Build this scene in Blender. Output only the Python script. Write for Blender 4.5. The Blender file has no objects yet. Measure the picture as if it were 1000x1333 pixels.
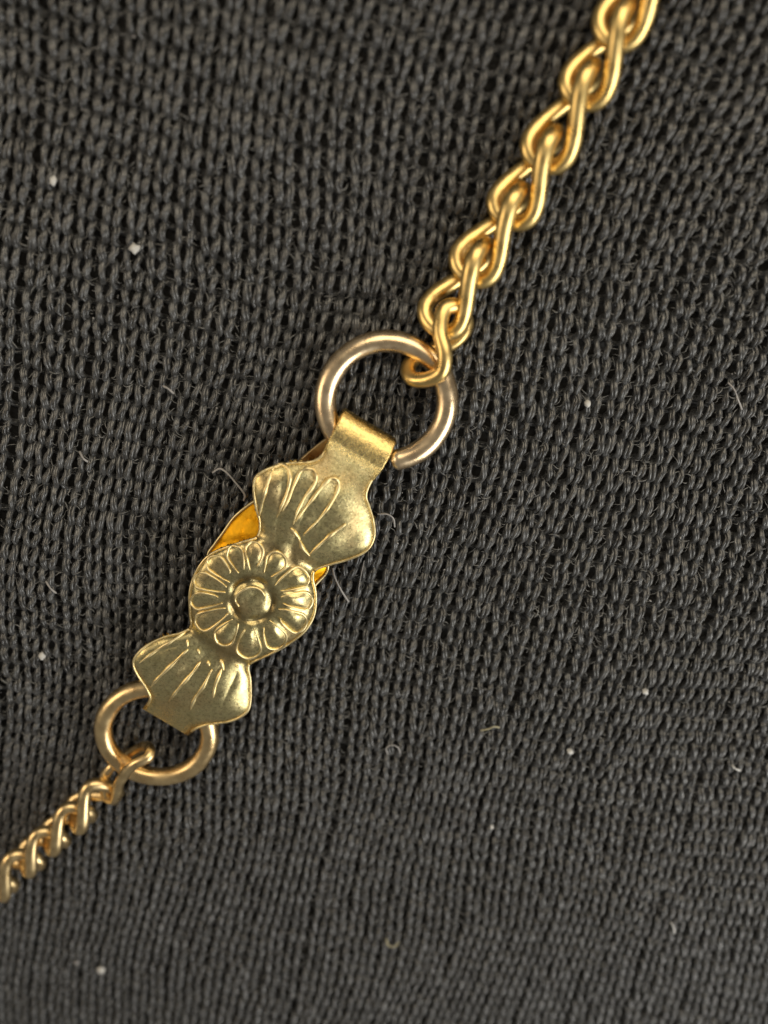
import bpy, math
import numpy as np
from mathutils import Vector, Matrix

rng = np.random.default_rng(7)
S = bpy.context.scene
COL = S.collection

# ------------------------------------------------------------------ camera
FOV, TILT = math.radians(50), math.radians(22.5)
F_PX = 666.5 / math.tan(FOV / 2)               # focal length in photograph pixels
DIST = 6.665 / math.tan(FOV / 2)               # one unit is about a hundred pixels at the centre
CAM = np.array([0.0, DIST * math.sin(TILT), DIST * math.cos(TILT)])
FWD = -CAM / np.linalg.norm(CAM)
RIGHT = np.array([1.0, 0, 0])
UP = np.cross(RIGHT, FWD)
cam = bpy.data.cameras.new('camera')
cam.sensor_fit = 'VERTICAL'; cam.sensor_height = 36; cam.sensor_width = 36
cam.lens = 18 / math.tan(FOV / 2)
cam.clip_start = 0.05; cam.clip_end = 300
cam.dof.use_dof = True; cam.dof.focus_distance = DIST * 0.985
cam.dof.aperture_fstop = 0.115; cam.dof.aperture_blades = 0
co = bpy.data.objects.new('camera', cam); COL.objects.link(co)
co.matrix_world = Matrix(((RIGHT[0], UP[0], -FWD[0], CAM[0]), (RIGHT[1], UP[1], -FWD[1], CAM[1]),
                          (RIGHT[2], UP[2], -FWD[2], CAM[2]), (0, 0, 0, 1)))
S.camera = co

# ------------------------------------------------------------------ room light
w = bpy.data.worlds.new('World'); S.world = w; w.use_nodes = True
bg = w.node_tree.nodes['Background']
bg.inputs[0].default_value = (1.0, 0.96, 0.89, 1); bg.inputs[1].default_value = 0.15

def lamp(name, loc, size, power, color, target=(0, 0, 0)):
    l = bpy.data.lights.new(name, 'AREA'); l.shape = 'RECTANGLE'
    l.size, l.size_y = size; l.energy = power; l.color = color
    o = bpy.data.objects.new(name, l); COL.objects.link(o)
    o.location = loc
    o.rotation_euler = (Vector(target) - Vector(loc)).to_track_quat('-Z', 'Y').to_euler()
    return o
lamp('window_light', (15, -10, 13), (17, 13), 3900, (1.0, 0.97, 0.90))
lamp('room_lamp', (6, 17, 16), (30, 15), 3900, (1.0, 0.85, 0.62))
lamp('side_lamp', (-18, 3, 9), (10, 10), 900, (1.0, 0.80, 0.56))
S.view_settings.view_transform = 'Standard'; S.view_settings.look = 'None'
S.view_settings.exposure = 0.0; S.view_settings.gamma = 1.0

# ------------------------------------------------------------------ helpers
def sstep(x, a, b):
    t = np.clip((x - a) / (b - a), 0, 1); return t * t * (3 - 2 * t)

def ground(x, y):
    """height of the softly draped cloth"""
    x = np.asarray(x, float); y = np.asarray(y, float)
    d = np.maximum(0, (-x * 0.75 - y * 0.66) - 3.2)
    return -0.010 * d * d + 0.05 * np.sin(0.9 * x + 0.5 * y + 1) + 0.04 * np.sin(-0.6 * x + 1.3 * y)

def at(px, py, h=0.0, drape=True):
    """photograph pixel -> point h above the cloth"""
    px = np.asarray(px, float); py = np.asarray(py, float); h = np.asarray(h, float)
    d = ((px - 500) / F_PX)[..., None] * RIGHT - ((py - 666.5) / F_PX)[..., None] * UP + FWD
    z = h + 0 * px
    for _ in range(6 if drape else 1):
        t = (z - CAM[2]) / d[..., 2]
        p = CAM + t[..., None] * d
        if drape: z = h + ground(p[..., 0], p[..., 1])
    return p

def mesh_np(name, v, quads=None, tris=None, smooth=True):
    me = bpy.data.meshes.new(name)
    loops, starts, tot = [], [], 0
    nf = 0
    for f in (quads, tris):
        if f is None or len(f) == 0: continue
        f = np.asarray(f, np.int32); k = f.shape[1]
        loops.append(f.ravel()); starts.append(tot + k * np.arange(len(f))); tot += f.size; nf += len(f)
    loops = np.concatenate(loops); starts = np.concatenate(starts)
    me.vertices.add(len(v)); me.vertices.foreach_set('co', np.asarray(v, np.float32).ravel())
    me.loops.add(tot); me.loops.foreach_set('vertex_index', loops.astype(np.int32))
    me.polygons.add(nf); me.polygons.foreach_set('loop_start', starts.astype(np.int32))
    me.update(calc_edges=True)
    me.polygons.foreach_set('use_smooth', np.full(nf, smooth)); me.update()
    return me

def link(name, me, mat=None, parent=None):
    if mat and not me.materials: me.materials.append(mat)
    o = bpy.data.objects.new(name, me); COL.objects.link(o)
    if parent: o.parent = parent
    return o

def tag(o, label, cat, group=None):
    o['label'] = label; o['category'] = cat
    if group: o['group'] = group
    return o

def empty(name, loc):
    o = bpy.data.objects.new(name, None); COL.objects.link(o); o.location = loc; o.empty_display_size = 0.2
    return o

def spline(P, n, closed=False):
    """Catmull-Rom through P (k x d), n points"""
    P = np.asarray(P, float); k = len(P)
    m = k if closed else k - 1
    t = np.linspace(0, m, n, endpoint=not closed)
    i = np.minimum(t.astype(int), m - 1); f = (t - i)[:, None]
    g = (lambda j: P[j % k]) if closed else (lambda j: np.where(((j >= 0) & (j < k))[:, None], P[np.clip(j, 0, k - 1)],
        2 * P[np.clip(j, 0, k - 1)] - P[np.clip(2 * np.clip(j, 0, k - 1) - j, 0, k - 1)]))
    a, b, c, d = g(i - 1), g(i), g(i + 1), g(i + 2)
    return 0.5 * (2 * b + (c - a) * f + (2 * a - 5 * b + 4 * c - d) * f ** 2 + (3 * b - a - 3 * c + d) * f ** 3)

def tube(P, r, sides=12, closed=False, dome=True):
    """vertices and quads of a round wire along P"""
    P = np.asarray(P, float); n = len(P); r = np.broadcast_to(np.asarray(r, float), (n,)).copy()
    if not closed and dome:
        T0 = P[0] - P[1]; T0 /= np.linalg.norm(T0); T1 = P[-1] - P[-2]; T1 /= np.linalg.norm(T1)
        P = np.vstack([P[0] + T0 * r[0] * .5, P[0] + T0 * r[0] * .35, P, P[-1] + T1 * r[-1] * .35, P[-1] + T1 * r[-1] * .5])
        r = np.concatenate([[r[0] * .05, r[0] * .7], r, [r[-1] * .7, r[-1] * .05]]); n += 4
    if closed: T = np.roll(P, -1, 0) - np.roll(P, 1, 0)
    else: T = np.gradient(P, axis=0)
    T /= np.linalg.norm(T, axis=1)[:, None] + 1e-12
    N = np.zeros_like(P)
    a = np.array([0, 0, 1.0]) if abs(T[0, 2]) < .9 else np.array([1.0, 0, 0])
    N[0] = a - T[0] * a.dot(T[0]); N[0] /= np.linalg.norm(N[0])
    for i in range(1, n):
        q = N[i - 1] - T[i] * N[i - 1].dot(T[i]); N[i] = q / (np.linalg.norm(q) + 1e-12)
    B = np.cross(T, N)
    if closed:                                   # spread the closing twist
        q = N[-1] - T[0] * N[-1].dot(T[0]); q /= np.linalg.norm(q)
        ang = math.atan2(q.dot(B[0]), q.dot(N[0]))
        th = -ang * np.arange(n) / n
        N, B = N * np.cos(th)[:, None] + B * np.sin(th)[:, None], B * np.cos(th)[:, None] - N * np.sin(th)[:, None]
    ph = np.arange(sides) * 2 * math.pi / sides
    V = P[:, None] + r[:, None, None] * (np.cos(ph)[None, :, None] * N[:, None] + np.sin(ph)[None, :, None] * B[:, None])
    idx = np.arange(n * sides).reshape(n, sides)
    i0 = idx if closed else idx[:-1]; i1 = np.roll(idx, -1, 0) if closed else idx[1:]
    Q = np.stack([i0, i1, np.roll(i1, -1, 1), np.roll(i0, -1, 1)], -1).reshape(-1, 4)
    Q = Q[:, ::-1]
    return V.reshape(-1, 3), Q

def tubes_mesh(name, items):
    vs, qs, o = [], [], 0
    for P, r, s in items:
        v, q = tube(P, r, s); vs.append(v); qs.append(q + o); o += len(v)
    return mesh_np(name, np.vstack(vs), np.vstack(qs))

# ------------------------------------------------------------------ materials
def new_mat(name):
    m = bpy.data.materials.new(name); m.use_nodes = True
    return m, m.node_tree.nodes, m.node_tree.links, m.node_tree.nodes['Principled BSDF']

def ramp(nodes, stops):
    r = nodes.new('ShaderNodeValToRGB')
    while len(r.color_ramp.elements) < len(stops): r.color_ramp.elements.new(0.5)
    for e, (p, c) in zip(r.color_ramp.elements, stops):
        e.position = p; e.color = (c[0], c[1], c[2], 1) if isinstance(c, tuple) else (c, c, c, 1)
    return r

def gold(name, base, dull, rough, bump=0.02, scale=6.0, grain=40.0):
    m, N, L, b = new_mat(name)
    tc = N.new('ShaderNodeTexCoord')
    n1 = N.new('ShaderNodeTexNoise'); n1.inputs['Scale'].default_value = scale; n1.inputs['Detail'].default_value = 5
    L.new(tc.outputs['Object'], n1.inputs['Vector'])
    r = ramp(N, [(0.32, dull), (0.62, base)]); L.new(n1.outputs['Fac'], r.inputs['Fac'])
    L.new(r.outputs['Color'], b.inputs['Base Color'])
    b.inputs['Metallic'].default_value = 1
    n2 = N.new('ShaderNodeTexNoise'); n2.inputs['Scale'].default_value = grain; n2.inputs['Detail'].default_value = 4
    L.new(tc.outputs['Object'], n2.inputs['Vector'])
    rr = N.new('ShaderNodeMapRange'); rr.inputs[1].default_value = .3; rr.inputs[2].default_value = .7
    rr.inputs[3].default_value = rough * .75; rr.inputs[4].default_value = rough * 1.35
    L.new(n1.outputs['Fac'], rr.inputs[0]); L.new(rr.outputs[0], b.inputs['Roughness'])
    bp = N.new('ShaderNodeBump'); bp.inputs['Strength'].default_value = 1; bp.inputs['Distance'].default_value = bump
    L.new(n2.outputs['Fac'], bp.inputs['Height']); L.new(bp.outputs['Normal'], b.inputs['Normal'])
    return m

M_CHAIN = gold('yellow_gold_wire', (0.92, 0.68, 0.28), (0.82, 0.56, 0.20), 0.31, 0.0012)
M_FINE = gold('fine_gold_wire', (0.92, 0.71, 0.38), (0.78, 0.56, 0.27), 0.31, 0.0012)
M_RING = gold('rose_gold_wire', (0.97, 0.77, 0.50), (0.88, 0.64, 0.38), 0.27, 0.002, 5, 16)
M_RING2 = gold('gold_ring_wire', (0.92, 0.70, 0.37), (0.80, 0.56, 0.27), 0.30, 0.002, 5, 16)
M_BACK = gold('inner_gold_bounce_glow', (1.0, 0.58, 0.03), (0.97, 0.44, 0.01), 0.52, 0.012, 9, 9)  # saturated orange base carries the light bounced between the gold plates
M_RIB = gold('worn_rib_gold', (0.98, 0.84, 0.48), (0.92, 0.72, 0.36), 0.40, 0.001)

def plate_mat():
    m, N, L, b = new_mat('tarnished_brass')
    tc = N.new('ShaderNodeTexCoord')
    n1 = N.new('ShaderNodeTexNoise'); n1.inputs['Scale'].default_value = 7; n1.inputs['Detail'].default_value = 7
    n1.inputs['Roughness'].default_value = .65
    L.new(tc.outputs['Object'], n1.inputs['Vector'])
    base = ramp(N, [(0.30, (0.62, 0.54, 0.26)), (0.52, (0.80, 0.70, 0.36)), (0.72, (0.86, 0.71, 0.36))])
    L.new(n1.outputs['Fac'], base.inputs['Fac'])
    at_ = N.new('ShaderNodeAttribute'); at_.attribute_name = 'wear'
    sep = N.new('ShaderNodeSeparateColor'); L.new(at_.outputs['Color'], sep.inputs[0])
    n3 = N.new('ShaderNodeTexNoise'); n3.inputs['Scale'].default_value = 22; n3.inputs['Detail'].default_value = 6
    L.new(tc.outputs['Object'], n3.inputs['Vector'])
    def mul(a, bb):
        x = N.new('ShaderNodeMath'); x.operation = 'MULTIPLY'; x.use_clamp = True
        L.new(a, x.inputs[0])
        if isinstance(bb, float): x.inputs[1].default_value = bb
        else: L.new(bb, x.inputs[1])
        return x.outputs[0]
    rr = N.new('ShaderNodeMapRange'); rr.inputs[1].default_value = .35; rr.inputs[2].default_value = .6
    rr.inputs[3].default_value = .80; rr.inputs[4].default_value = 1.0
    L.new(n3.outputs['Fac'], rr.inputs[0])
    mx = N.new('ShaderNodeMix'); mx.data_type = 'RGBA'                    # worn, bright edges
    L.new(mul(sep.outputs[0], rr.outputs[0]), mx.inputs[0]); L.new(base.outputs['Color'], mx.inputs[6]); mx.inputs[7].default_value = (0.93, 0.70, 0.28, 1)
    mg = N.new('ShaderNodeMix'); mg.data_type = 'RGBA'                    # brown tarnish caught in the grooves
    L.new(mul(sep.outputs[1], rr.outputs[0]), mg.inputs[0]); L.new(mx.outputs[2], mg.inputs[6]); mg.inputs[7].default_value = (0.20, 0.14, 0.06, 1)
    n5 = N.new('ShaderNodeTexNoise'); n5.inputs['Scale'].default_value = 34; n5.inputs['Detail'].default_value = 5; n5.inputs['Roughness'].default_value = .7
    L.new(tc.outputs['Object'], n5.inputs['Vector'])
    sp = N.new('ShaderNodeMapRange'); sp.inputs[1].default_value = .50; sp.inputs[2].default_value = .68; sp.inputs[4].default_value = .75
    L.new(n5.outputs['Fac'], sp.inputs[0])
    n6 = N.new('ShaderNodeTexNoise'); n6.inputs['Scale'].default_value = 2.2; n6.inputs['Detail'].default_value = 3
    L.new(tc.outputs['Object'], n6.inputs['Vector'])
    br = N.new('ShaderNodeMapRange'); br.inputs[1].default_value = .48; br.inputs[2].default_value = .66; br.inputs[4].default_value = .6
    L.new(n6.outputs['Fac'], br.inputs[0])
    mb = N.new('ShaderNodeMix'); mb.data_type = 'RGBA'                    # brownish blush of old lacquer
    L.new(br.outputs[0], mb.inputs[0]); L.new(base.outputs['Color'], mb.inputs[6]); mb.inputs[7].default_value = (0.76, 0.54, 0.26, 1)
    L.new(mb.outputs[2], mx.inputs[6])
    ms = N.new('ShaderNodeMix'); ms.data_type = 'RGBA'
    L.new(sp.outputs[0], ms.inputs[0]); L.new(mg.outputs[2], ms.inputs[6]); ms.inputs[7].default_value = (0.30, 0.22, 0.09, 1)
    L.new(ms.outputs[2], b.inputs['Base Color'])
    b.inputs['Metallic'].default_value = 1
    ro = N.new('ShaderNodeMapRange'); ro.inputs[1].default_value = .3; ro.inputs[2].default_value = .7
    ro.inputs[3].default_value = .24; ro.inputs[4].default_value = .40
    L.new(n3.outputs['Fac'], ro.inputs[0])
    rs = N.new('ShaderNodeMath'); rs.operation = 'MULTIPLY_ADD'; rs.inputs[1].default_value = -.07
    L.new(sep.outputs[0], rs.inputs[0]); L.new(ro.outputs[0], rs.inputs[2]); L.new(rs.outputs[0], b.inputs['Roughness'])
    n2 = N.new('ShaderNodeTexNoise'); n2.inputs['Scale'].default_value = 16; n2.inputs['Detail'].default_value = 6
    n2.inputs['Roughness'].default_value = .7
    L.new(tc.outputs['Object'], n2.inputs['Vector'])
    # pitted grain: stronger near the neck (blue channel)
    ad = N.new('ShaderNodeMath'); ad.operation = 'MULTIPLY_ADD'; L.new(sep.outputs[2], ad.inputs[0]); ad.inputs[1].default_value = .045; ad.inputs[2].default_value = .005
    bp = N.new('ShaderNodeBump'); bp.inputs['Strength'].default_value = 1
    L.new(ad.outputs[0], bp.inputs['Distance'])
    L.new(n2.outputs['Fac'], bp.inputs['Height']); L.new(bp.outputs['Normal'], b.inputs['Normal'])
    return m
M_PLATE = plate_mat()

def yarn_mat(name, lo, hi, rough=.55, scale=9, contrast=(.35, .70), spec=.5):
    m, N, L, b = new_mat(name)
    tc = N.new('ShaderNodeTexCoord')
    n1 = N.new('ShaderNodeTexNoise'); n1.inputs['Scale'].default_value = scale; n1.inputs['Detail'].default_value = 4
    n1.inputs['Roughness'].default_value = .6
    L.new(tc.outputs['Object'], n1.inputs['Vector'])
    n0 = N.new('ShaderNodeTexNoise'); n0.inputs['Scale'].default_value = scale * .30; n0.inputs['Detail'].default_value = 2
    L.new(tc.outputs['Object'], n0.inputs['Vector'])
    av = N.new('ShaderNodeMath'); av.operation = 'MULTIPLY_ADD'; av.inputs[1].default_value = .55
    hf = N.new('ShaderNodeMath'); hf.operation = 'MULTIPLY'; hf.inputs[1].default_value = .45
    L.new(n1.outputs['Fac'], hf.inputs[0]); L.new(n0.outputs['Fac'], av.inputs[0]); L.new(hf.outputs[0], av.inputs[2])
    r = ramp(N, [(contrast[0], lo), (contrast[1], hi)]); L.new(av.outputs[0], r.inputs['Fac'])
    L.new(r.outputs['Color'], b.inputs['Base Color'])
    n2 = N.new('ShaderNodeTexNoise'); n2.inputs['Scale'].default_value = scale * 1.7
    L.new(tc.outputs['Object'], n2.inputs['Vector'])
    rr = N.new('ShaderNodeMapRange'); rr.inputs[1].default_value = .35; rr.inputs[2].default_value = .65
    rr.inputs[3].default_value = rough * .6; rr.inputs[4].default_value = rough * 1.4
    L.new(n2.outputs['Fac'], rr.inputs[0]); L.new(rr.outputs[0], b.inputs['Roughness'])
    b.inputs['Specular IOR Level'].default_value = spec
    b.inputs['Sheen Weight'].default_value = .25; b.inputs['Sheen Roughness'].default_value = .4
    return m
M_YARN = yarn_mat('black_yarn', (0.010, 0.0106, 0.0112), (0.096, 0.100, 0.105), .30, 17, (.38, .66), 1.0)
M_FUZZ = yarn_mat('yarn_fuzz', (0.08, 0.08, 0.078), (0.26, 0.26, 0.25))
M_BASE = yarn_mat('cloth_back', (0.008, 0.008, 0.008), (0.014, 0.013, 0.012), .9)
M_LINT = yarn_mat('white_lint', (0.45, 0.45, 0.44), (0.75, 0.75, 0.73), .7)
M_HAIR = yarn_mat('grey_fibre', (0.26, 0.25, 0.25), (0.42, 0.41, 0.40), .5)
M_STRAW = yarn_mat('straw_lint', (0.26, 0.24, 0.15), (0.42, 0.39, 0.26), .6)

# ------------------------------------------------------------------ the black knitted cloth
WALE, COURSE, LEAN = 0.274, 0.234, math.radians(10.9)
ca, sa = math.cos(LEAN), math.sin(LEAN)
def warp(u, v):
    """knit coordinates -> place on the cloth (slightly stretched and skewed)"""
    x = ca * u + sa * v; y = -sa * u + ca * v
    k = sstep(x * .8 + y * .6, 2.0, 8.0)
    x2 = x + 0.07 * np.sin(.7 * y + .4 * x) + 0.05 * np.sin(1.7 * y - .9 * x + 2) + 0.10 * k * (y - 1)
    y2 = y + 0.06 * np.sin(.8 * x - .5 * y + 1) + 0.05 * np.sin(1.9 * x + .6 * y) - .12 * k * (x - 2)
    return x2, y2
cloth_pts = np.array([at(px, py) for px in (-120, 500, 1120) for py in (-130, 660, 1440)])
x0, y0 = cloth_pts[:, :2].min(0) - .3; x1, y1 = cloth_pts[:, :2].max(0) + .3
corn = [at(px, py)[:2] for px, py in ((-110, -120), (1110, -120), (1110, 1430), (-110, 1430))]
def inside(x, y, pad=0.0):
    ok = np.ones(np.shape(x), bool)
    for (ax, ay), (bx, by) in zip(corn, corn[1:] + corn[:1]):
        L_ = math.hypot(bx - ax, by - ay)
        ok &= ((bx - ax) * (y - ay) - (by - ay) * (x - ax)) / L_ < pad
    return ok

gx, gy = np.meshgrid(np.linspace(x0 - .5, x1 + .5, 90), np.linspace(y0 - .5, y1 + .5, 110))
gv = np.stack([gx, gy, ground(gx, gy) - .10], -1).reshape(-1, 3)
gi = np.arange(90 * 110).reshape(110, 90)
gq = np.stack([gi[:-1, :-1], gi[:-1, 1:], gi[1:, 1:], gi[1:, :-1]], -1).reshape(-1, 4)
cloth = link('cloth', mesh_np('cloth', gv, gq), M_BASE); cloth['kind'] = 'structure'

SEG, PLY, SIDES = 16, 5, 4
us = [ca * c[0] - sa * c[1] for c in corn]; vs_ = [sa * c[0] + ca * c[1] for c in corn]
i_lo, i_hi = int(min(us) / WALE) - 2, int(max(us) / WALE) + 2
j_lo, j_hi = int(min(vs_) / COURSE) - 2, int(max(vs_) / COURSE) + 2
ni, nj = i_hi - i_lo, j_hi - j_lo
tau = np.arange(ni * SEG + 1) * 2 * math.pi / SEG
ji = rng.normal(0, 1, (nj, ni + 2)); jk = rng.normal(0, 1, (nj, ni + 2)); jr = rng.normal(0, 1, (nj, ni + 2))
def per_stitch(a):                                   # smooth per-stitch jitter along the course
    s = np.arange(ni * SEG + 1) / SEG; i = s.astype(int); f = s - i; f = f * f * (3 - 2 * f)
    return a[:, i] * (1 - f) + a[:, i + 1] * f
J1, J2, J3 = per_stitch(ji), per_stitch(jk), per_stitch(jr)
T_ = tau[None, :]
wj = rng.normal(0, .009, ni + 2)
u = (i_lo * WALE + WALE * T_ / (2 * math.pi)) + per_stitch(wj[None, :]) + .15 * WALE * np.sin(2 * T_) - .036 * WALE * np.sin(T_) + .012 * J1
v = ((j_lo + np.arange(nj)) * COURSE)[:, None] + .66 * COURSE * np.cos(T_) * (1 + .08 * J2) + .012 * J3
zz = -.078 * np.cos(2 * T_) + .012 * J2
X, Y = warp(u, v)
C = np.stack([X, Y, ground(X, Y) + zz], -1)          # rows x points x 3
TT = np.gradient(C, axis=1); TT /= np.linalg.norm(TT, axis=2)[..., None]
NN = np.cross(TT, np.array([0, 0, 1.0])); NN /= np.linalg.norm(NN, axis=2)[..., None] + 1e-9
BB = np.cross(NN, TT)
R_Y = .047
LOOSE = rng.normal(0, 1, (PLY, nj, ni + 2))
ok_seg = None
Vall, Qall, off = [], [], 0
cx, cy = C[:, :, 0], C[:, :, 1]
keep = inside(cx, cy, .35)
for k in range(PLY):
    ang = .9 * T_ + 2 * math.pi * k / PLY + .5 * per_stitch(LOOSE[k]) + .6 * J1
    rad = R_Y * (.50 + .14 * per_stitch(LOOSE[k][:, ::-1]) + .09 * rng.normal(0, 1, C.shape[:2]))
    fr = R_Y * (.46 + .05 * rng.normal(0, 1, C.shape[:2]))
    P = C + rad[..., None] * (np.cos(ang)[..., None] * NN + np.sin(ang)[..., None] * BB)
    ph = np.arange(SIDES) * 2 * math.pi / SIDES
    V = P[:, :, None] + fr[..., None, None] * (np.cos(ph)[:, None] * NN[:, :, None] + np.sin(ph)[:, None] * BB[:, :, None])
    n = C.shape[1]
    idx = np.arange(nj * n * SIDES).reshape(nj, n, SIDES)
    a, b = idx[:, :-1], idx[:, 1:]
    Q = np.stack([a, b, np.roll(b, -1, 2), np.roll(a, -1, 2)], -1)
    kk = keep[:, :-1] & keep[:, 1:]
    Q = Q[kk].reshape(-1, 4)
    used = np.zeros(nj * n * SIDES, bool); used[Q.ravel()] = True
    mp = np.cumsum(used) - 1
    Vall.append(V.reshape(-1, 3)[used]); Qall.append(mp[Q] + off); off += used.sum()
knit = link('knit_yarn', mesh_np('knit_yarn', np.vstack(Vall), np.vstack(Qall)), M_YARN, cloth); knit['kind'] = 'stuff'

# loose fuzz standing off the yarn
NF, NP = 16000, 6
fx = rng.uniform(x0, x1, NF * 2); fy = rng.uniform(y0, y1, NF * 2)
g_ = inside(fx, fy, .3); fx, fy = fx[g_][:NF], fy[g_][:NF]; NF = len(fx)
aa = rng.uniform(0, 6.28, (NF, 1)) + np.cumsum(rng.normal(0, .40, (NF, NP)), 1)
st = rng.uniform(.06, .24, (NF, 1)) / NP
fx = fx[:, None] + np.cumsum(np.cos(aa) * st, 1); fy = fy[:, None] + np.cumsum(np.sin(aa) * st, 1)
fzz = ground(fx, fy) + .035 + rng.uniform(0, .07, (NF, 1)) * np.sin(np.linspace(0, math.pi, NP))
FC = np.stack([fx, fy, fzz], -1); side_ = np.stack([-np.sin(aa), np.cos(aa), 0 * aa], -1)
fr_ = rng.uniform(.003, .007, (NF, 1, 1)) * np.array([.3, 1, 1, 1, .8, .2])[None, :, None]
FV = np.stack([FC + side_ * fr_, FC - side_ * fr_ * .5 + np.array([0, 0, .85]) * fr_, FC - side_ * fr_ * .5 - np.array([0, 0, .85]) * fr_], 2)
ii = np.arange(NF * NP * 3).reshape(NF, NP, 3)
FQ = np.stack([ii[:, :-1], ii[:, 1:], np.roll(ii[:, 1:], -1, 2), np.roll(ii[:, :-1], -1, 2)], -1).reshape(-1, 4)
vs, qs = [FV.reshape(-1, 3)], [FQ]
fz = link('yarn_fuzz', mesh_np('yarn_fuzz', np.vstack(vs), np.vstack(qs)), M_FUZZ, cloth); fz['kind'] = 'stuff'
# fine pale dust caught between the stitches
ND = 260
dx = rng.uniform(x0, x1, ND); dy = rng.uniform(y0, y1, ND); da = rng.uniform(0, 6.28, ND); dl = rng.uniform(.008, .030, ND); dr = rng.uniform(.005, .013, ND)
dc = np.stack([dx, dy, ground(dx, dy) + rng.uniform(.05, .10, ND)], -1)
e1 = np.stack([np.cos(da), np.sin(da), rng.uniform(-.3, .3, ND)], -1) * dl[:, None]; e2 = np.stack([-np.sin(da), np.cos(da), 0 * da], -1) * dr[:, None]; e3 = np.array([0, 0, 1.0]) * dr[:, None]
DV = np.stack([dc - e1, dc + e2, dc + e3, dc - e2, dc - e3, dc + e1], 1)
dt = np.array([(0, 2, 1), (0, 3, 2), (0, 4, 3), (0, 1, 4), (5, 1, 2), (5, 2, 3), (5, 3, 4), (5, 4, 1)])
dust = link('dust', mesh_np('dust', DV.reshape(-1, 3), None, (np.arange(ND)[:, None, None] * 6 + dt).reshape(-1, 3)), M_HAIR, cloth); dust['kind'] = 'stuff'

# ------------------------------------------------------------------ the clasp
ORG = np.array([480.0, 560.0]); AX = np.array([-230.0, 390.0]); AX /= np.linalg.norm(AX)
PQ = np.array([AX[1], -AX[0]])                       # to the right of the axis seen downwards -> towards photo right
LEFT = np.array([(454.6, 535.4), (441, 556), (428, 576), (416.8, 592.8), (402, 600.5), (372, 602.6), (344, 611), (331, 621), (328.6, 637.6), (332.0, 660), (336.6, 680),
                 (333, 697.8), (313, 704.8), (288, 713), (272, 721), (260, 733), (249.4, 752.8), (245.2, 775), (245.6, 797.6), (246.6, 814.4),
                 (234, 822.8), (211.6, 828.4), (189, 839.6), (175, 853.6), (171.8, 864.8), (178, 878.8), (189.2, 895.6), (193.8, 909.6), (185, 923.6)])
RGHT = np.array([(514.8, 574.6), (509, 590), (498, 609.6), (484, 629), (478.4, 646), (482.6, 660), (488, 679.6), (489, 699), (481, 716), (461.6, 727), (428, 737),
                 (412.6, 743), (409, 753), (413, 775), (411, 800.4), (399, 822), (379.6, 838), (351.6, 853.6), (329, 864), (325, 871), (327.8, 887), (327.8, 915),
                 (320.8, 930), (301, 940), (270.4, 944.6), (254, 951), (245, 958.6)])
def side(P):
    r = spline(P, 900) - ORG
    s, q = r @ AX, r @ PQ
    s = np.maximum.accumulate(s + np.arange(len(s)) * 1e-6)
    return s, q
sl, ql = side(LEFT); sr, qr = side(RGHT)
S_BEND, S_END = 38.0, 462.0
NS, NU = 300, 120
srow = np.linspace(S_BEND, S_END, NS)
def edge(sv):
    return np.interp(sv, sl, ql), np.interp(sv, sr, qr)
rim = np.vstack([ORG + np.outer(sl, AX) + np.outer(ql, PQ), ORG + np.outer(sr, AX) + np.outer(qr, PQ)])
CEN = np.array([328.0, 781.0])

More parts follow.
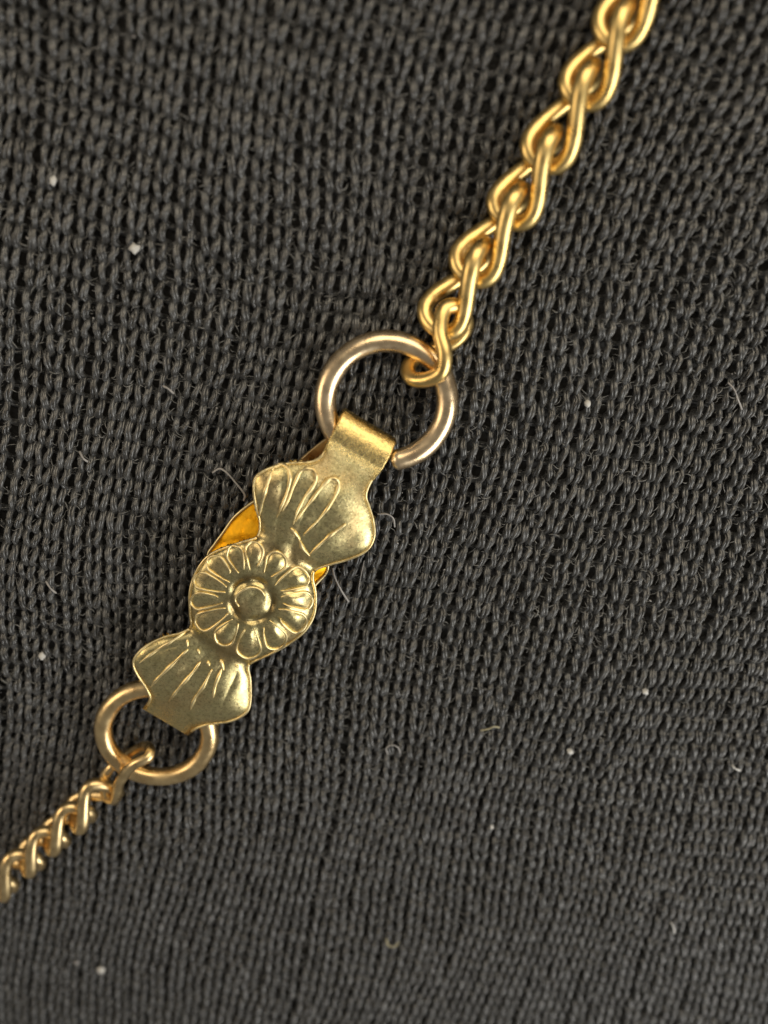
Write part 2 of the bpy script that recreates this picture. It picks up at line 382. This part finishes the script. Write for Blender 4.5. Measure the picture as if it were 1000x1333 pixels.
def relief(p):
    """height of the stamped relief in hundredths, wear, tarnish and grain at photo positions p (n x 2)"""
    rel = p - ORG; s = rel @ AX; q = rel @ PQ
    a, b = edge(s); t = (q - (a + b) / 2) / np.maximum((b - a) / 2, 1)
    d = np.empty(len(p))
    for i in range(0, len(p), 4000):
        d[i:i + 4000] = np.sqrt(((p[i:i + 4000, None] - rim[None, ::4]) ** 2).sum(-1)).min(1)
    h = np.zeros(len(p))
    h -= 6 * np.exp(-(d / 3.5))
    h -= 10 * np.clip((t - .4) / .6, 0, 1) ** 2 + 5 * np.clip((-t - .55) / .45, 0, 1) ** 2
    # upper fan, rosette, lower fan swell between two pinched valleys
    h += 7 * np.exp(-((s - 140) / 40) ** 2) + 6 * np.exp(-((s - 405) / 36) ** 2)
    h -= 4.5 * np.exp(-((s - 194 - 8 * (t * t)) / 9) ** 2) * sstep(-np.abs(t), -.95, -.2) + 3.5 * np.exp(-((s - 341) / 8) ** 2)
    h -= 9 * np.clip((s - 428) / 34, 0, 1) ** 2
    rc = p - CEN; r = np.hypot(rc[:, 0], rc[:, 1]); an = np.arctan2(rc[:, 1], rc[:, 0])
    inr = sstep(-r, -90, -74)
    h += inr * 9 * np.sqrt(np.clip(1 - (r / 92) ** 2, 0, 1))
    h -= 3.4 * np.exp(-((r - 26) / 5.0) ** 2) * (1 + .5 * np.sin(an * 5 + 1))
    h += 1.2 * np.sqrt(np.clip(1 - (r / 21) ** 2, 0, 1)) * (1 + .5 * np.sin(rc[:, 0] * .22) * np.sin(rc[:, 1] * .19 + 1))
    n = 14
    cell = np.abs(np.cos(an * n / 2 + .35)) ** .6
    win = sstep(r, 36, 46) * sstep(-r, -80, -66)
    h += win * (1.5 * cell - 1.0)
    for cx_, cy_, am in ((520, 510, 4), (620, 548, 5.5), (738, 522, 6.5), (822, 445, 6.5), (838, 368, 6), (865, 262, 5), (750, 172, 4), (642, 140, 3), (560, 140, 2), (470, 225, 2), (420, 330, 2)):
        c_ = np.array([150 + .28 * cx_, 680 + .28 * cy_]); v_ = c_ - CEN; v_ /= np.hypot(*v_)
        e_ = p - c_; ra_ = e_ @ v_; ta_ = e_[:, 0] * v_[1] - e_[:, 1] * v_[0]
        h += am * np.exp(-((ra_ / 17) ** 2) ** 1.5 - ((ta_ / 10.5) ** 2) ** 1.5)
    # shallow troughs inside the long fan petals
    fa = np.arctan2(q - 8, s - 250) if False else np.arctan2(q - 6.0, 268 - s)
    wf = sstep(s, 92, 112) * sstep(-s, -192, -168) * sstep(-t, -.35, .15)
    h += wf * 1.3 * (np.abs(np.cos(fa * 12.5 + .6)) ** .7 - .5)
    fb = np.arctan2(q - 4.0, s - 285)
    wl = sstep(s, 352, 366) * sstep(-s, -430, -408) * sstep(-np.abs(t), -.92, -.7)
    h += wl * 1.5 * (np.abs(np.cos(fb * 11 + .3)) ** .7 - .5)
    wob = np.sin(p[:, 0] * .11 + 1.3 * np.sin(p[:, 1] * .07)) * np.sin(p[:, 1] * .09 + 1)
    h += 1.1 * wob
    wear = np.clip(np.exp(-((d - 1) / 4.0) ** 2) * .95 + .45 * np.clip((s - 425) / 35, 0, 1) + sstep(-s, -52, -34), 0, 1)
    grime = np.clip(.95 * np.exp(-((r - 28) / 7) ** 2) * (.75 + .25 * np.sin(an * 3 + .5)) + .75 * win * np.clip(1 - cell * 1.5, 0, 1) * sstep(-r, -64, -40)
                    + .7 * np.exp(-((s - 194 - 8 * t * t) / 9) ** 2) * sstep(-np.abs(t - .1), -.8, -.3) + .55 * np.exp(-((s - 343) / 7) ** 2), 0, 1)
    grain = np.exp(-((s - 62) / 26) ** 2)
    return h, wear, grime, grain

def plate_z(s):
    return 0.66 - 0.10 * sstep(s, 120, 460)

cs, ss = np.meshgrid(np.linspace(0, 1, NU), srow)
cs = .5 - .5 * np.cos(math.pi * cs) * (.35) - (.65) * (.5 - cs)     # denser near the edges
A_, B_ = edge(ss)
q_ = A_ + (B_ - A_) * cs
pix = ORG + ss[..., None] * AX + q_[..., None] * PQ
h, wear, grime, grain = (a.reshape(NS, NU) for a in relief(pix.reshape(-1, 2)))
fade = sstep(ss, S_BEND, S_BEND + 26)
W = at(pix[..., 0], pix[..., 1], plate_z(ss) + h * fade * .01, False)
THK = .055
axw = at(*(ORG + 300 * AX), .6, False) - at(*ORG, .6, False); axw /= np.linalg.norm(axw)
pw = np.cross(axw, [0, 0, 1.0]); pw = -pw if pw[0] < 0 else pw
pw /= np.linalg.norm(pw)
# bend over the jump ring and run back below it
NB = 26
first = W[0].copy()
HOR, VER = .385, .235
bend = []
for k in range(1, NB + 1):
    f = math.pi * k / NB
    row = first - axw * HOR * math.sin(f); row[:, 2] = first[:, 2] * 1 - VER * (1 - math.cos(f)) + (first[:, 2] - first[:, 2].mean()) * 0
    bend.append(row)
for k in range(1, 6):
    row = bend[NB - 1] + axw * .14 * k; bend.append(row)
bend = np.array(bend)[::-1]
def section(top, thick=THK):
    """close each row of the sheet: top, rounded rim, underside"""
    n, m, _ = top.shape
    G = np.gradient(top, axis=0); G /= np.linalg.norm(G, axis=2)[..., None] + 1e-9
    Hh = np.gradient(top, axis=1); Hh /= np.linalg.norm(Hh, axis=2)[..., None] + 1e-9
    nr = np.cross(G, Hh); nr /= np.linalg.norm(nr, axis=2)[..., None] + 1e-9
    if nr[-1, m // 2, 2] < 0: nr = -nr
    lo = top - nr * thick
    o = .3 * thick
    rimR = [top[:, -1] + Hh[:, -1] * o - nr[:, -1] * thick * .3, top[:, -1] + Hh[:, -1] * o - nr[:, -1] * thick * .7]
    rimL = [top[:, 0] - Hh[:, 0] * o - nr[:, 0] * thick * .7, top[:, 0] - Hh[:, 0] * o - nr[:, 0] * thick * .3]
    return np.concatenate([top, rimR[0][:, None], rimR[1][:, None], lo[:, ::-4], rimL[0][:, None], rimL[1][:, None]], 1)
full = np.concatenate([bend, W], 0)
nbr = len(bend)
ext = lambda a, val: np.concatenate([np.full((nbr, NU), val), a], 0)
wear, grime, grain = ext(wear, 1.0), ext(grime, 0.0), ext(grain, .08)
wear[nbr - 8:nbr] = 1
sect = section(full); nr_, mc = sect.shape[:2]
def cover(a):
    e = a[:, -1:]; l = a[:, :1]
    return np.concatenate([a, e, e, a[:, ::-4] * 0, l, l], 1)
ATT = np.stack([cover(wear), cover(grime), cover(grain), np.ones((nr_, mc))], -1)
idx = np.arange(nr_ * mc).reshape(nr_, mc)
Qf = np.stack([idx[:-1], np.roll(idx[:-1], -1, 1), np.roll(idx[1:], -1, 1), idx[1:]], -1)
whole = mesh_np('whole', sect.reshape(-1, 3), Qf.reshape(-1, 4))
NRM = np.empty(nr_ * mc * 3, np.float32); whole.vertex_normals.foreach_get('vector', NRM); NRM = NRM.reshape(-1, 3)
test = NRM.reshape(nr_, mc, 3)[-50, NU // 2, 2]
FLIP = test < 0
if FLIP: NRM = -NRM
bpy.data.meshes.remove(whole)

base_pt = at(*(ORG + 230 * AX), 0.15, False)
clasp = empty('necklace_clasp', base_pt)
tag(clasp, 'tarnished brass clasp stamped with a flower rosette between two fan shells', 'clasp')
def sub_rows(name, r0, r1, cap=False):
    ids = np.arange(r0, r1 + 1)
    v = sect[ids].reshape(-1, 3); k = len(ids)
    ii = np.arange(k * mc).reshape(k, mc)
    q = np.stack([ii[:-1], np.roll(ii[:-1], -1, 1), np.roll(ii[1:], -1, 1), ii[1:]], -1).reshape(-1, 4)
    if FLIP: q = q[:, ::-1]
    nv = NRM.reshape(nr_, mc, 3)[ids].reshape(-1, 3); at4 = ATT[ids].reshape(-1, 4)
    me = mesh_np(name, v - base_pt, q)
    if cap:                                           # close the cut lower end with small quads
        me_v = len(v)
    ca_ = me.color_attributes.new('wear', 'FLOAT_COLOR', 'POINT')
    ca_.data.foreach_set('color', at4.astype(np.float32).ravel())
    me.normals_split_custom_set_from_vertices([tuple(n) for n in nv])
    return link(name, me, M_PLATE, clasp)
row_of = lambda s: nbr + int(round((s - S_BEND) / (S_END - S_BEND) * (NS - 1)))
strip = sub_rows('loop_strip', 0, row_of(78))
fan1 = sub_rows('fan_shell', row_of(78), row_of(195))
ros = sub_rows('rosette', row_of(195), row_of(341))
fan2 = sub_rows('fan_shell', row_of(341), nr_ - 1)

# raised ribs of the stamping, traced on the relief
def Z3(*p): return [(260 + .28 * x, 520 + .28 * y) for x, y in p]
def Z4(*p): return [(150 + .28 * x, 680 + .28 * y) for x, y in p]
RIBS_UP = [Z3((337, 328), (320, 380), (300, 450), (278, 540)),
           Z3((337, 328), (352, 309), (385, 302), (412, 325), (420, 370), (405, 440), (380, 500), (358, 550)),
           Z3((385, 520), (415, 460), (440, 390), (465, 335), (500, 315), (530, 325), (540, 360), (525, 400), (490, 450), (455, 520), (435, 580)),
           Z3((445, 570), (480, 520), (530, 455), (575, 395), (610, 368), (640, 378), (640, 420), (610, 480), (560, 550), (485, 630)),
           Z3((678, 580), (600, 640), (512, 722)), Z3((462, 652), (480, 690), (512, 728)), Z3((425, 600), (450, 630), (466, 652))]
rim_rel = rim - CEN; rim_s = (rim - ORG) @ AX
rim_rel = rim_rel[(rim_s > 188) & (rim_s < 348)]; rim_a = np.arctan2(rim_rel[:, 1], rim_rel[:, 0]); rim_r = np.hypot(rim_rel[:, 0], rim_rel[:, 1])
RIBS_RO = [Z4((575, 392), (558, 360), (578, 325), (628, 304), (675, 314), (698, 345))]
PET = [(520, 510), (620, 552), (738, 522), (826, 450), (842, 362), (850, 270), (752, 172), (642, 140), (555, 142), (468, 200), (412, 275), (395, 365), (425, 450)]
pa = np.array([math.atan2(680 + .28 * y - CEN[1], 150 + .28 * x - CEN[0]) for x, y in PET])
order = np.argsort(pa); pa = pa[order]
for k, a_ in enumerate(pa):
    lo_, hi_ = (a_ - pa[k - 1]) % (2 * math.pi), (pa[(k + 1) % len(pa)] - a_) % (2 * math.pi)
    near = np.abs((rim_a - a_ + math.pi) % (2 * math.pi) - math.pi) < .16
    tip = min(rim_r[near].min() - 3.2 if near.any() else 99, 80, 71.0 / max(abs(math.cos(a_ - math.atan2(AX[1], AX[0]))), .1))
    l_, h_ = lo_ * .45, hi_ * .45
    r0 = 37 + rng.uniform(-2, 3)
    U = [(r0, -l_ * .55), (r0 + 12, -l_ * .82), (tip - 10, -l_ * .88), (tip - 2.5, -l_ * .5), (tip, 0), (tip - 2.5, h_ * .5), (tip - 10, h_ * .88), (r0 + 12, h_ * .82), (r0 + rng.uniform(0, 8), h_ * .55)]
    RIBS_RO.append([tuple(CEN + r_ * np.array([math.cos(a_ + d_), math.sin(a_ + d_)])) for r_, d_ in U])
RIBS_LO = [Z4((328, 508), (270, 548), (190, 600), (112, 655)), Z4((338, 592), (270, 652), (200, 720), (166, 765)),
           Z4((395, 650), (350, 710), (290, 775), (250, 832)), Z4((450, 685), (410, 760), (370, 820), (350, 872)),
           Z4((495, 682), (470, 750), (455, 815)), Z4((335, 545), (336, 577)), Z4((384, 590), (391, 612)), Z4((430, 645), (437, 668)),
           Z4((490, 640), (505, 688)), Z4((560, 665), (573, 676))]
def rib(P, parent, r=.023):
    P = np.array(P); L_ = np.sqrt((np.diff(P, axis=0) ** 2).sum(1)).sum()
    n = max(6, int(L_ / 2.0)); p = spline(P, n)
    p += np.cumsum(rng.normal(0, .10, p.shape), 0) * np.sin(np.linspace(0, math.pi, n))[:, None]
    hh = relief(p)[0]; s = (p - ORG) @ AX
    w_ = at(p[:, 0], p[:, 1], plate_z(s) + hh * .01 + .006, False)
    e = np.sin(np.linspace(.15, math.pi - .15, n)) ** .5
    rr = r * e * (1 + .22 * np.sin(np.linspace(0, L_ * .25, n) + rng.uniform(0, 6)))
    v_, f_ = tube(w_ - base_pt, rr, 8)
    return link('rib', mesh_np('rib', v_, f_), M_RIB, parent)
for P in RIBS_UP: rib(P, fan1)
for P in RIBS_RO: rib(P, ros, .018)
for P in RIBS_LO: rib(P, fan2)
# the thin polished lip that runs round the outline
def lip(S0, S1, parent, which, inset=2.2):
    sv = np.arange(S0, S1, 1.5); a_, b_ = edge(sv); q = a_ + inset if which < 0 else b_ - inset
    p = ORG + sv[:, None] * AX + q[:, None] * PQ
    w_ = at(p[:, 0], p[:, 1], plate_z(sv) + relief(p)[0] * .01 + .004, False)
    v_, f_ = tube(w_ - base_pt, .017 * (1 + .15 * np.sin(sv * .13)), 8)
    link('lip', mesh_np('lip', v_, f_), M_RIB, parent)
for sd in (-1, 1):
    lip(48, 193, fan1, sd); lip(195, 340, ros, sd); lip(342, 455, fan2, sd)

# back half of the clasp: an open gold dish, orange bounce glow coloured in, seen between the stampings, with a neck towards the loop
bc = np.array([348.0, 725.0])
BOUT = spline([(270, 728), (279, 710), (292, 692), (308, 671), (331, 654), (365, 640), (408, 655), (424, 695), (427, 734), (424, 748), (409, 764), (380, 800), (325, 805), (280, 770)], 400, True) - bc
BANG = np.unwrap(np.arctan2(BOUT[:, 1], BOUT[:, 0])); BRAD = np.hypot(BOUT[:, 0], BOUT[:, 1])
if BANG[-1] < BANG[0]: BANG, BRAD = BANG[::-1], BRAD[::-1]
NA, NR = 96, 20
al = np.linspace(0, 2 * math.pi, NA, endpoint=False)
rows = []
prof = [(0, .16)] + [(r_, .16 - .20 * (r_ ** 2.2)) for r_ in np.linspace(.08, .97, NR - 4)] + [(1.0, -.03), (1.015, -.05), (1.01, -.09)]
for r_, z_ in prof:
    P = bc + (np.interp(al, BANG, BRAD, period=2 * math.pi) * max(r_, .01))[:, None] * np.stack([np.cos(al), np.sin(al)], -1)
    p3 = at(P[:, 0], P[:, 1], .26, False); p3[:, 2] += z_ + .012 * np.sin(9 * al + 14 * r_) * r_
    rows.append(p3)
rows = np.array(rows); ii = np.arange(len(rows) * NA).reshape(len(rows), NA)
bq = np.stack([ii[:-1], np.roll(ii[:-1], -1, 1), np.roll(ii[1:], -1, 1), ii[1:]], -1).reshape(-1, 4)[:, ::-1]
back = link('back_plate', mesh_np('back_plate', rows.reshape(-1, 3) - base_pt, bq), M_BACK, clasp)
back['label'] = 'gold back plate coloured with orange bounce glow showing beside the stamping'
v_, f_ = tube(rows[-3] - base_pt + np.array([0, 0, .004]), .02, 8, True)
link('rim', mesh_np('rim', v_, f_), M_RIB, back)
# brown neck plate under the loop
NK = np.array([(441, 560), (419, 574), (404, 586), (380, 608), (430, 680), (478, 612)])
def prism(P, z, t, name, mat, parent):
    n = len(P); top = at(P[:, 0], P[:, 1], z, False) - base_pt; bot = top - np.array([0, 0, t])
    me = bpy.data.meshes.new(name)
    me.from_pydata([tuple(v) for v in np.vstack([top, bot])], [], [tuple(range(n))[::-1], tuple(range(n, 2 * n))] + [(i, (i + 1) % n, n + (i + 1) % n, n + i) for i in range(n)])
    me.update()
    o = link(name, me, mat, parent)
    bv = o.modifiers.new('bevel', 'BEVEL'); bv.width = .015; bv.segments = 2
    return o
prism(NK, .30, .06, 'back_neck', M_RING2, clasp)

# ------------------------------------------------------------------ jump rings
def ring(name, centre_px, h, rad, wire, mat, label, tilt=(0, 0), gap=None, wob=.008):
    c = at(*centre_px, h, False)
    ph = np.linspace(0, 2 * math.pi, 97)[:-1] if gap is None else np.linspace(math.radians(gap[0]), math.radians(gap[0] + 360 - gap[1]), 97)
    rr = rad * (1 + wob * np.sin(2 * ph + .7))
    P = np.stack([rr * np.cos(ph), rr * np.sin(ph), 0 * ph], -1)
    v_, f_ = tube(P, wire * (1 + .02 * np.sin(5 * ph)), 20, gap is None, True)
    o = link(name, mesh_np(name, v_, f_), mat)
    o.location = c; o.rotation_euler = (tilt[0], tilt[1], 0)
    return tag(o, label, 'jump ring', 'round jump rings at the ends of the clasp')
RZ = .43
ring('jump_ring', (503, 523), RZ, .735, .132, M_RING, 'large rosy gold jump ring through the folded loop of the clasp', (math.radians(-7), math.radians(0)), (-80.5, 17))
ring('jump_ring', (204, 954), .34, .73, .128, M_RING2, 'smaller yellow gold jump ring under the lower fan shell of the clasp', (0, 0))

# ------------------------------------------------------------------ chains
def link_mesh(name, a, b, c, r, n=72, var=0):
    k_ = 1 + .035 * np.sin(np.array([2.1, 4.7, 1.3, 3.3]) * (var * 1.7)); a, b, c, r = np.array([a, b, c, r]) * (k_ if var else 1); r = r * np.ones(n)
    ph = np.arange(n) * 2 * math.pi / n
    P = np.stack([a * np.cos(ph), b * np.sin(ph) * (1 + .12 * np.cos(2 * ph)), c * np.sin(2 * ph)], -1)
    if var: P[:, 1] += .012 * np.sin(3 * ph + var); r = r * (1 + .02 * np.sin(4 * ph + var)); r[n // 4 + var] *= .955
    v_, f_ = tube(P, r, 16, True)
    return mesh_np(name, v_, f_)

def frame(p, t, roll):
    t = t / np.linalg.norm(t); n = np.array([0, 0, 1.0]); n = n - t * n.dot(t); n /= np.linalg.norm(n)
    s = np.cross(n, t)
    n2 = n * math.cos(roll) + s * math.sin(roll); s2 = np.cross(n2, t)
    return Matrix(((t[0], s2[0], n2[0], p[0]), (t[1], s2[1], n2[1], p[1]), (t[2], s2[2], n2[2], p[2]), (0, 0, 0, 1)))

def chain(name, label, centres, h, mesh, mat, rolls, jit=.03):
    W_ = at(np.array([c[0] for c in centres]), np.array([c[1] for c in centres]), np.broadcast_to(h, (len(centres),)))
    e = empty(name, W_[len(W_) // 2]); e.location.z -= .2
    tag(e, label, 'chain', 'two lengths of gold chain joined by the clasp')
    T = np.gradient(W_, axis=0)
    inv = Matrix.Translation(e.location).inverted()
    for i in range(len(W_)):
        o = link('link', mesh[i % len(mesh)], mat, e)
        o.matrix_local = inv @ frame(W_[i], -T[i] + rng.normal(0, .008, 3), rolls[i] + rng.normal(0, jit))
    return e

UP_ROLL = 68
up_c = [(885, -90), (835, -14), (787, 70), (738, 151), (691, 230), (644, 304), (600, 374)]
mesh_up = [link_mesh('chain_link', .56, .252, -.160, .098, var=v_) for v_ in range(1, 8)]
UPC = chain('necklace_chain', 'thick yellow gold twisted curb chain running from the large ring to the top edge', up_c, .34, mesh_up, M_CHAIN, [math.radians(UP_ROLL)] * 7)
def custom_link(parent, pts, r, mat, n=90):
    P = spline(np.array([at(x, y, z) for x, y, z in pts]), n, True)
    v_, f_ = tube(P - np.array(parent.location), r, 16, True)
    return link('link', mesh_np('chain_end_link', v_, f_), mat, parent)
custom_link(UPC, [(592, 398, .46), (578, 404, .52), (573, 430, .58), (579, 460, .66), (575, 484, .64), (556, 494, .56), (537, 493, .44), (531, 480, .28), (541, 466, .17),
                  (562, 455, .15), (590, 446, .17), (606, 428, .22), (604, 410, .34)], .092, M_CHAIN)

LO_ROLL = -72
lo_c = [(118, 1044), (85, 1074), (52, 1104), (19, 1134), (-14, 1165), (-47, 1198), (-80, 1232)]
mesh_lo = [link_mesh('fine_link', .42, .24, -.175, .094, var=v_) for v_ in range(1, 8)]
LOC = chain('necklace_chain', 'fine pale gold chain of tight links running from the small ring to the left edge', lo_c, .27, mesh_lo, M_FINE, [math.radians(LO_ROLL)] * 7)
custom_link(LOC, [(193, 985, .58), (172, 997, .60), (156, 1018, .50), (150, 1040, .34), (139, 1036, .20), (136, 1014, .22), (146, 998, .22), (166, 984, .14), (184, 973, .20), (194, 973, .42)], .075, M_FINE)

# ------------------------------------------------------------------ lint on the cloth
LG = 'bits of lint on the black cloth'
def fibre(pts, r, mat, label, name='lint_fibre', h=.10, cat='fibre'):
    P = spline(np.array(pts, float), 28)
    hh = h + .05 * np.sin(np.linspace(0, math.pi, 28))
    w_ = at(P[:, 0], P[:, 1], hh); c = w_[14].copy()
    v_, f_ = tube(w_ - c, r * (1 + .15 * np.sin(np.linspace(0, 9, 28))), 6)
    o = link(name, mesh_np(name, v_, f_), mat); o.location = c
    return tag(o, label, cat, LG)
fibre(Z3((60, 340), (95, 322), (130, 345), (165, 385), (208, 440), (205, 470)), .012, M_HAIR, 'hooked grey hair fibre beside the upper left fan of the clasp')
fibre(Z3((618, 785), (630, 830), (660, 890), (692, 940)), .012, M_HAIR, 'short grey fibre sticking out right of the flower rosette')
fibre(Z3((765, 750), (748, 830), (738, 890)), .006, M_HAIR, 'faint straight fibre right of the curved one below the upper fan')
fibre(Z3((828, 533), (870, 533), (900, 553), (907, 592)), .011, M_HAIR, 'bent pale fibre touching the right lobe of the upper fan')
fibre([(212, 502), (219, 506), (226, 512)], .012, M_HAIR, 'tiny pale fibre alone on the cloth left of the large ring')
fibre([(104, 588), (108, 596), (114, 601)], .012, M_HAIR, 'small grey fibre high on the left half of the cloth')
fibre([(60, 757), (66, 766), (73, 772)], .012, M_HAIR, 'small slanting fibre at the left edge above the white fleck')
fibre([(948, 498), (956, 507), (961, 520), (966, 533)], .010, M_HAIR, 'wavy grey fibre near the right edge level with the large ring')
fibre([(505, 982), (503, 974), (511, 970), (519, 974), (521, 983)], .009, M_HAIR, 'curled grey fibre loop below the clasp on open cloth')
fibre([(626, 951), (636, 949), (643, 946), (650, 947)], .012, M_STRAW, 'straw coloured fibre lying across stitches right of the small ring')
fibre([(873, 1200), (877, 1207), (878, 1215)], .011, M_LINT, 'small white curl of lint near the bottom right corner')
fibre([(503, 1222), (506, 1231), (514, 1232), (519, 1226)], .013, M_STRAW, 'yellowish curl of lint at the bottom middle of the cloth')
fibre([(953, 996), (958, 1001), (964, 1003)], .013, M_LINT, 'white streak of lint at the right edge lower down')
def fleck(p, size, label, mat=M_LINT):
    import bmesh
    bm = bmesh.new(); bmesh.ops.create_icosphere(bm, subdivisions=2, radius=1)
    for v in bm.verts:
        v.co *= 1 + .28 * math.sin(5 * v.co.x + p[0]) * math.cos(4 * v.co.y + p[1]) + rng.normal(0, .06)
        v.co = Vector((v.co.x * size[0] * .01, v.co.y * size[1] * .01, v.co.z * .045))
    me = bpy.data.meshes.new('lint_fleck'); bm.to_mesh(me); bm.free()
    for q in me.polygons: q.use_smooth = True
    o = link('lint_fleck', me, mat); o.location = at(*p, .085); o.rotation_euler = (0, 0, rng.uniform(-.6, .6))
    return tag(o, label, 'lint', LG)
fleck((175, 323), (6, 6), 'cream white lint fleck left of the upper chain, largest up there')
fleck((69, 235), (4, 6), 'thin bright lint fleck near the top left corner')
fleck((55, 854), (5, 6), 'white lint fleck on the left edge beside the lower fan')
fleck((132, 1263), (7, 7), 'square white lint fleck near the bottom left corner, brightest of all')
fleck((765, 526), (4, 5), 'white lint fleck right of the large ring')
fleck((742, 978), (5, 4), 'white lint fleck on the cloth in the lower right')
fleck((640, 1076), (3, 4), 'tiny pale fleck below the open middle of the cloth')
fleck((840, 900), (5, 4), 'pale lint fleck at mid right of the cloth')
fleck((100, 1252), (5, 4), 'dim grey lint fleck up and left of the square white one', M_HAIR)
